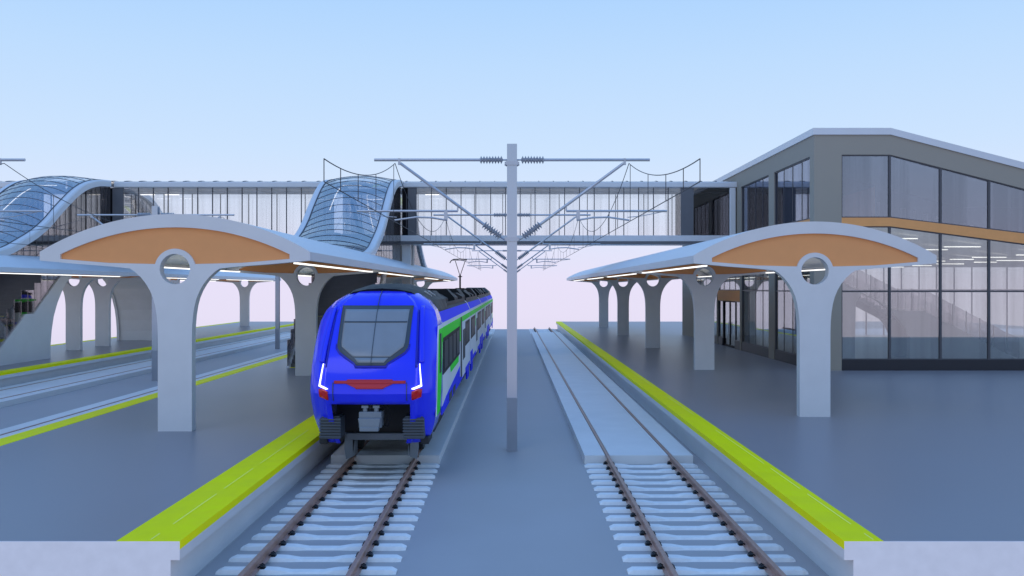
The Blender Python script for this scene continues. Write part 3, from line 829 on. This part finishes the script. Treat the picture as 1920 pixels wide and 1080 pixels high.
# front windows
def window_front(a,b,zt,zb,gm,transom=None):
    f=MB(); t_=.046; y0,y1=FY+.04,FY+.14
    za,zc_=zt(a),zt(b); ba,bb=zb(a),zb(b)
    f.plate([[(a,ba),(b,bb),(b,zc_),(a,za)],[(a+t_,ba+t_),(a+t_,za-t_),(b-t_,zc_-t_),(b-t_,bb+t_)]],y0,y1)
    if transom: f.box(a+t_,b-t_,y0+.01,y1-.01,transom-.035,transom+.035)
    fo=f.build('window',['frame'],bl)
    MB().plate([[(a+t_,ba+t_),(b-t_,bb+t_),(b-t_,zc_-t_),(a+t_,za-t_)]],FY+.09,FY+.10).build('pane',[gm],fo)
for a,b in zip(FX,FX[1:]):
    window_front(a,b,ZH,ZB,'glass_u')
    window_front(a,b,ZL,lambda x:1.0,'glass_l',3.86)
MB().box(FX[0],FX[-1],FY+.02,FY+.3,PZ,1.0).build('plinth',['plinth'],bl)
# side windows
def window_side(y0,y1,z0,z1,gm,transom=None,n=4):
    f=MB(); t_=.05; x0,x1=BX+.05,BX+.15
    f.plate([[(y0,z0),(y1,z0),(y1,z1),(y0,z1)],[(y0+t_,z0+t_),(y0+t_,z1-t_),(y1-t_,z1-t_),(y1-t_,z0+t_)]],x0,x1,axis='x')
    for k in range(1,n):
        y=y0+(y1-y0)*k/n; f.box(x0+.03,x1-.05,y-.02,y+.02,z0+t_,z1-t_)
    if transom: f.box(x0+.015,x1-.015,y0+t_,y1-t_,transom-.03,transom+.03)
    fo=f.build('window',['frame'],bl)
    MB().box(BX+.095,BX+.105,y0+t_,y1-t_,z0+t_,z1-t_).build('pane',[gm],fo)
for y0,y1 in bays: window_side(y0,y1,6.94,9.57,'glass_u')
for y0,y1 in ((37.75,42.9),(43.8,49.1),(54.95,61.7)):
    window_side(y0,y1,1.0,6.58,'glass_l',3.86); MB().box(BX+.02,BX+.3,y0,y1,PZ,1.0).build('plinth',['plinth'],bl)
window_side(49.35,54.7,3.86,6.58,'glass_l',None,4)
MB().box(BX+.0,BX+.3,49.35,54.7,3.25,3.86).build('door_header',['orange'],bl)
for y0,y1 in ((49.35,50.6),(53.5,54.7)):
    window_side(y0,y1,1.0,3.25,'glass_l',None,1); MB().box(BX+.02,BX+.3,y0,y1,PZ,1.0).build('plinth',['plinth'],bl)
for y0,y1 in ((50.6,52.05),(52.05,53.5)):
    f=MB().plate([[(y0,PZ),(y1,PZ),(y1,3.25),(y0,3.25)],[(y0+.08,PZ+.12),(y0+.08,3.17),(y1-.08,3.17),(y1-.08,PZ+.12)]],BX+.1,BX+.18,axis='x').build('door',['black'],bl)
    MB().box(BX+.13,BX+.14,y0+.08,y1-.08,PZ+.12,3.17).build('pane',['glass_l'],f)
    MB().tube([(BX+.06,(y0+.12 if y0>51 else y1-.12),1.3),(BX+.06,(y0+.12 if y0>51 else y1-.12),2.0)],.02,6).build('handle',['steel'],f)
# interior
m=MB()
for a,b in zip(xs,xs[1:]):
    m.plate([[(max(a,BX+.4),ZL(a)+.02),(b,ZL(b)+.02),(b,ZB(b)-.03),(max(a,BX+.4),ZB(a)-.03)]],FY+.5,BYE-.3)
m.build('upper_floor',['innerw'],bl)
m=MB()
m.box(BX+.5,BXR-.3,47.5,47.7,6.95,10.38)
m.build('inner_wall',['inner'],bl)
m=MB()
for k in range(26):
    x=13.6+k*.62+random.uniform(-.15,.15); m.box(x,x+random.uniform(.08,.3),46.9,47.0,6.95,9.4-max(0,(x-15.8)*.25))
m.build('inner_wall_ribs',['innerw'],bl)
MB().add([(15.5,42.4,6.95),(16.3,40,6.95),(16.3,40,8.55),(15.5,42.4,8.3),(15.5,42.5,6.95),(16.3,40.1,6.95),(16.3,40.1,8.55),(15.5,42.5,8.3)],[(0,1,2,3),(7,6,5,4),(0,4,5,1),(1,5,6,2),(2,6,7,3),(3,7,4,0)]).build('orange_screen',['orange'],bl)
MB().box(BX+.5,BXR-.4,BYE-.25,BYE-.2,1.0,6.5).build('rear_glass',['glass_l'],bl)
m=MB(); x=BX+.5
while x<BXR-.4: m.box(x,x+.07,BYE-.28,BYE-.18,PZ,6.6); x+=1.3
m.box(BX+.5,BXR-.4,BYE-.28,BYE-.18,3.8,3.9); m.build('rear_mullions',['frame'],bl)
k=0
for y in (39.5,42.5,45.5,48.5,52,56,60):
    for x in (13.6,16.4,19.2,22.0,24.8):
        zz=ZL(x+1.6)-.12
        MB().box(x+(.4 if k%2 else 0),x+1.6,y,y+.09,zz,zz+.04).build('ceiling_lamp',['led'],bl); k+=1
# interior staircase behind the glass
st=thing('interior_staircase','grey staircase with arched underside and glass railing behind the ground floor glass','staircase',(18,42,PZ))
top=[(13.3,5.0),(14.6,5.0),(18.6,2.9),(19.9,2.9),(24.3,PZ+.05)]
arch1=[(16.0+1.15*math.cos(t),PZ+.9+2.3*math.sin(t)) for t in [math.pi*i/14 for i in range(15)]]
lo=[(24.3,PZ),(19.2,PZ)]+[(19.2,1.6),(19.0,2.1),(18.4,2.8),(17.6,3.4),(16.9,3.75),(16.6,3.3),(16.55,PZ),(15.5,PZ),(15.5,3.2),(15.3,3.9),(14.9,4.2),(14.5,3.9),(14.2,3.2),(14.1,2.4),(14.1,PZ),(13.3,PZ)]
MB().plate([top+lo],43.0,43.25).build('side_wall',['istair'],st)
MB().plate([top+lo],45.2,45.45).build('side_wall',['istair'],st)
sp=[]; n=26; 
for i in range(len(top)-1):
    (xa,za),(xb,zb)=top[i],top[i+1]
    if za==zb: sp+=[(xa,za),(xb,zb)]; continue
    q=int(round((za-zb)/.17))
    for j in range(q): sp+=[(xa+(xb-xa)*j/q,za-(za-zb)*(j+1)/q),(xa+(xb-xa)*(j+1)/q,za-(za-zb)*(j+1)/q)]
MB().plate([[(x,z-.1) for x,z in sp]+[(x,z-.45) for x,z in reversed(top) if z-.45>PZ]],43.25,45.2).build('steps',['inner'],st)
def tz(x):
    for (a,za),(b,zb) in zip(top,top[1:]):
        if a<=x<=b: return za+(zb-za)*(x-a)/(b-a)
    return PZ
for yy in (43.1,45.3):
    x=13.4
    while x<24.0:
        MB().plate([[(x,tz(x)+.02),(x+.6,tz(x+.6)+.02),(x+.6,tz(x+.6)+1.05),(x,tz(x)+1.05)]],yy,yy+.02).build('railing_panel',['glass_s'],st)
        MB().box(x-.02,x+.02,yy-.02,yy+.04,tz(x),tz(x)+1.08).build('railing_post',['inner'],st)
        x+=.66

# ------------------------------------------------------------------ camera, world, light
sc=bpy.context.scene
cd=bpy.data.cameras.new('camera'); cam=bpy.data.objects.new('camera',cd); sc.collection.objects.link(cam)
cam.location=(0,0,4); cam.rotation_euler=(math.radians(90),0,0); cd.lens=31.31; cd.sensor_width=36; cd.clip_end=2000; cd.clip_start=.1
sc.camera=cam
w=bpy.data.worlds.new("World"); sc.world=w; w.use_nodes=True; nt=w.node_tree
bg=nt.nodes['Background']
tc=nt.nodes.new('ShaderNodeTexCoord'); sep=nt.nodes.new('ShaderNodeSeparateXYZ'); nt.links.new(tc.outputs['Generated'],sep.inputs[0])
mr=nt.nodes.new('ShaderNodeMapRange'); mr.inputs['From Min'].default_value=-1; mr.inputs['From Max'].default_value=1
nt.links.new(sep.outputs['Z'],mr.inputs['Value'])
cr=nt.nodes.new('ShaderNodeValToRGB'); nt.links.new(mr.outputs['Result'],cr.inputs['Fac'])
def lin(c): return tuple((x/255/12.92) if x/255<=.04045 else ((x/255+.055)/1.055)**2.4 for x in c)
stops=[(0.0,(150,150,168)),(.35,(175,173,194)),(.485,(232,225,247)),(.503,(233,226,249)),(.535,(222,232,254)),(.575,(205,228,255)),(.62,(190,221,255)),(.66,(173,212,255)),(.78,(140,192,255)),(1.0,(106,165,250))]
el=cr.color_ramp.elements
for i,(p,c) in enumerate(stops):
    e=el[i] if i<2 else el.new(p)
    e.position=p; e.color=(*lin(c),1)
nt.links.new(cr.outputs['Color'],bg.inputs['Color']); bg.inputs['Strength'].default_value=1.0
sd=bpy.data.lights.new('sun','SUN'); so=bpy.data.objects.new('sun',sd); sc.collection.objects.link(so)
sd.energy=.2; sd.angle=math.radians(25); sd.color=(1,.95,.9); so.rotation_euler=(math.radians(38),0,math.radians(-25))
sc.view_settings.view_transform='Standard'; sc.view_settings.look='None'; sc.view_settings.exposure=0; sc.view_settings.gamma=1
sc.cycles.max_bounces=10; sc.cycles.transparent_max_bounces=24
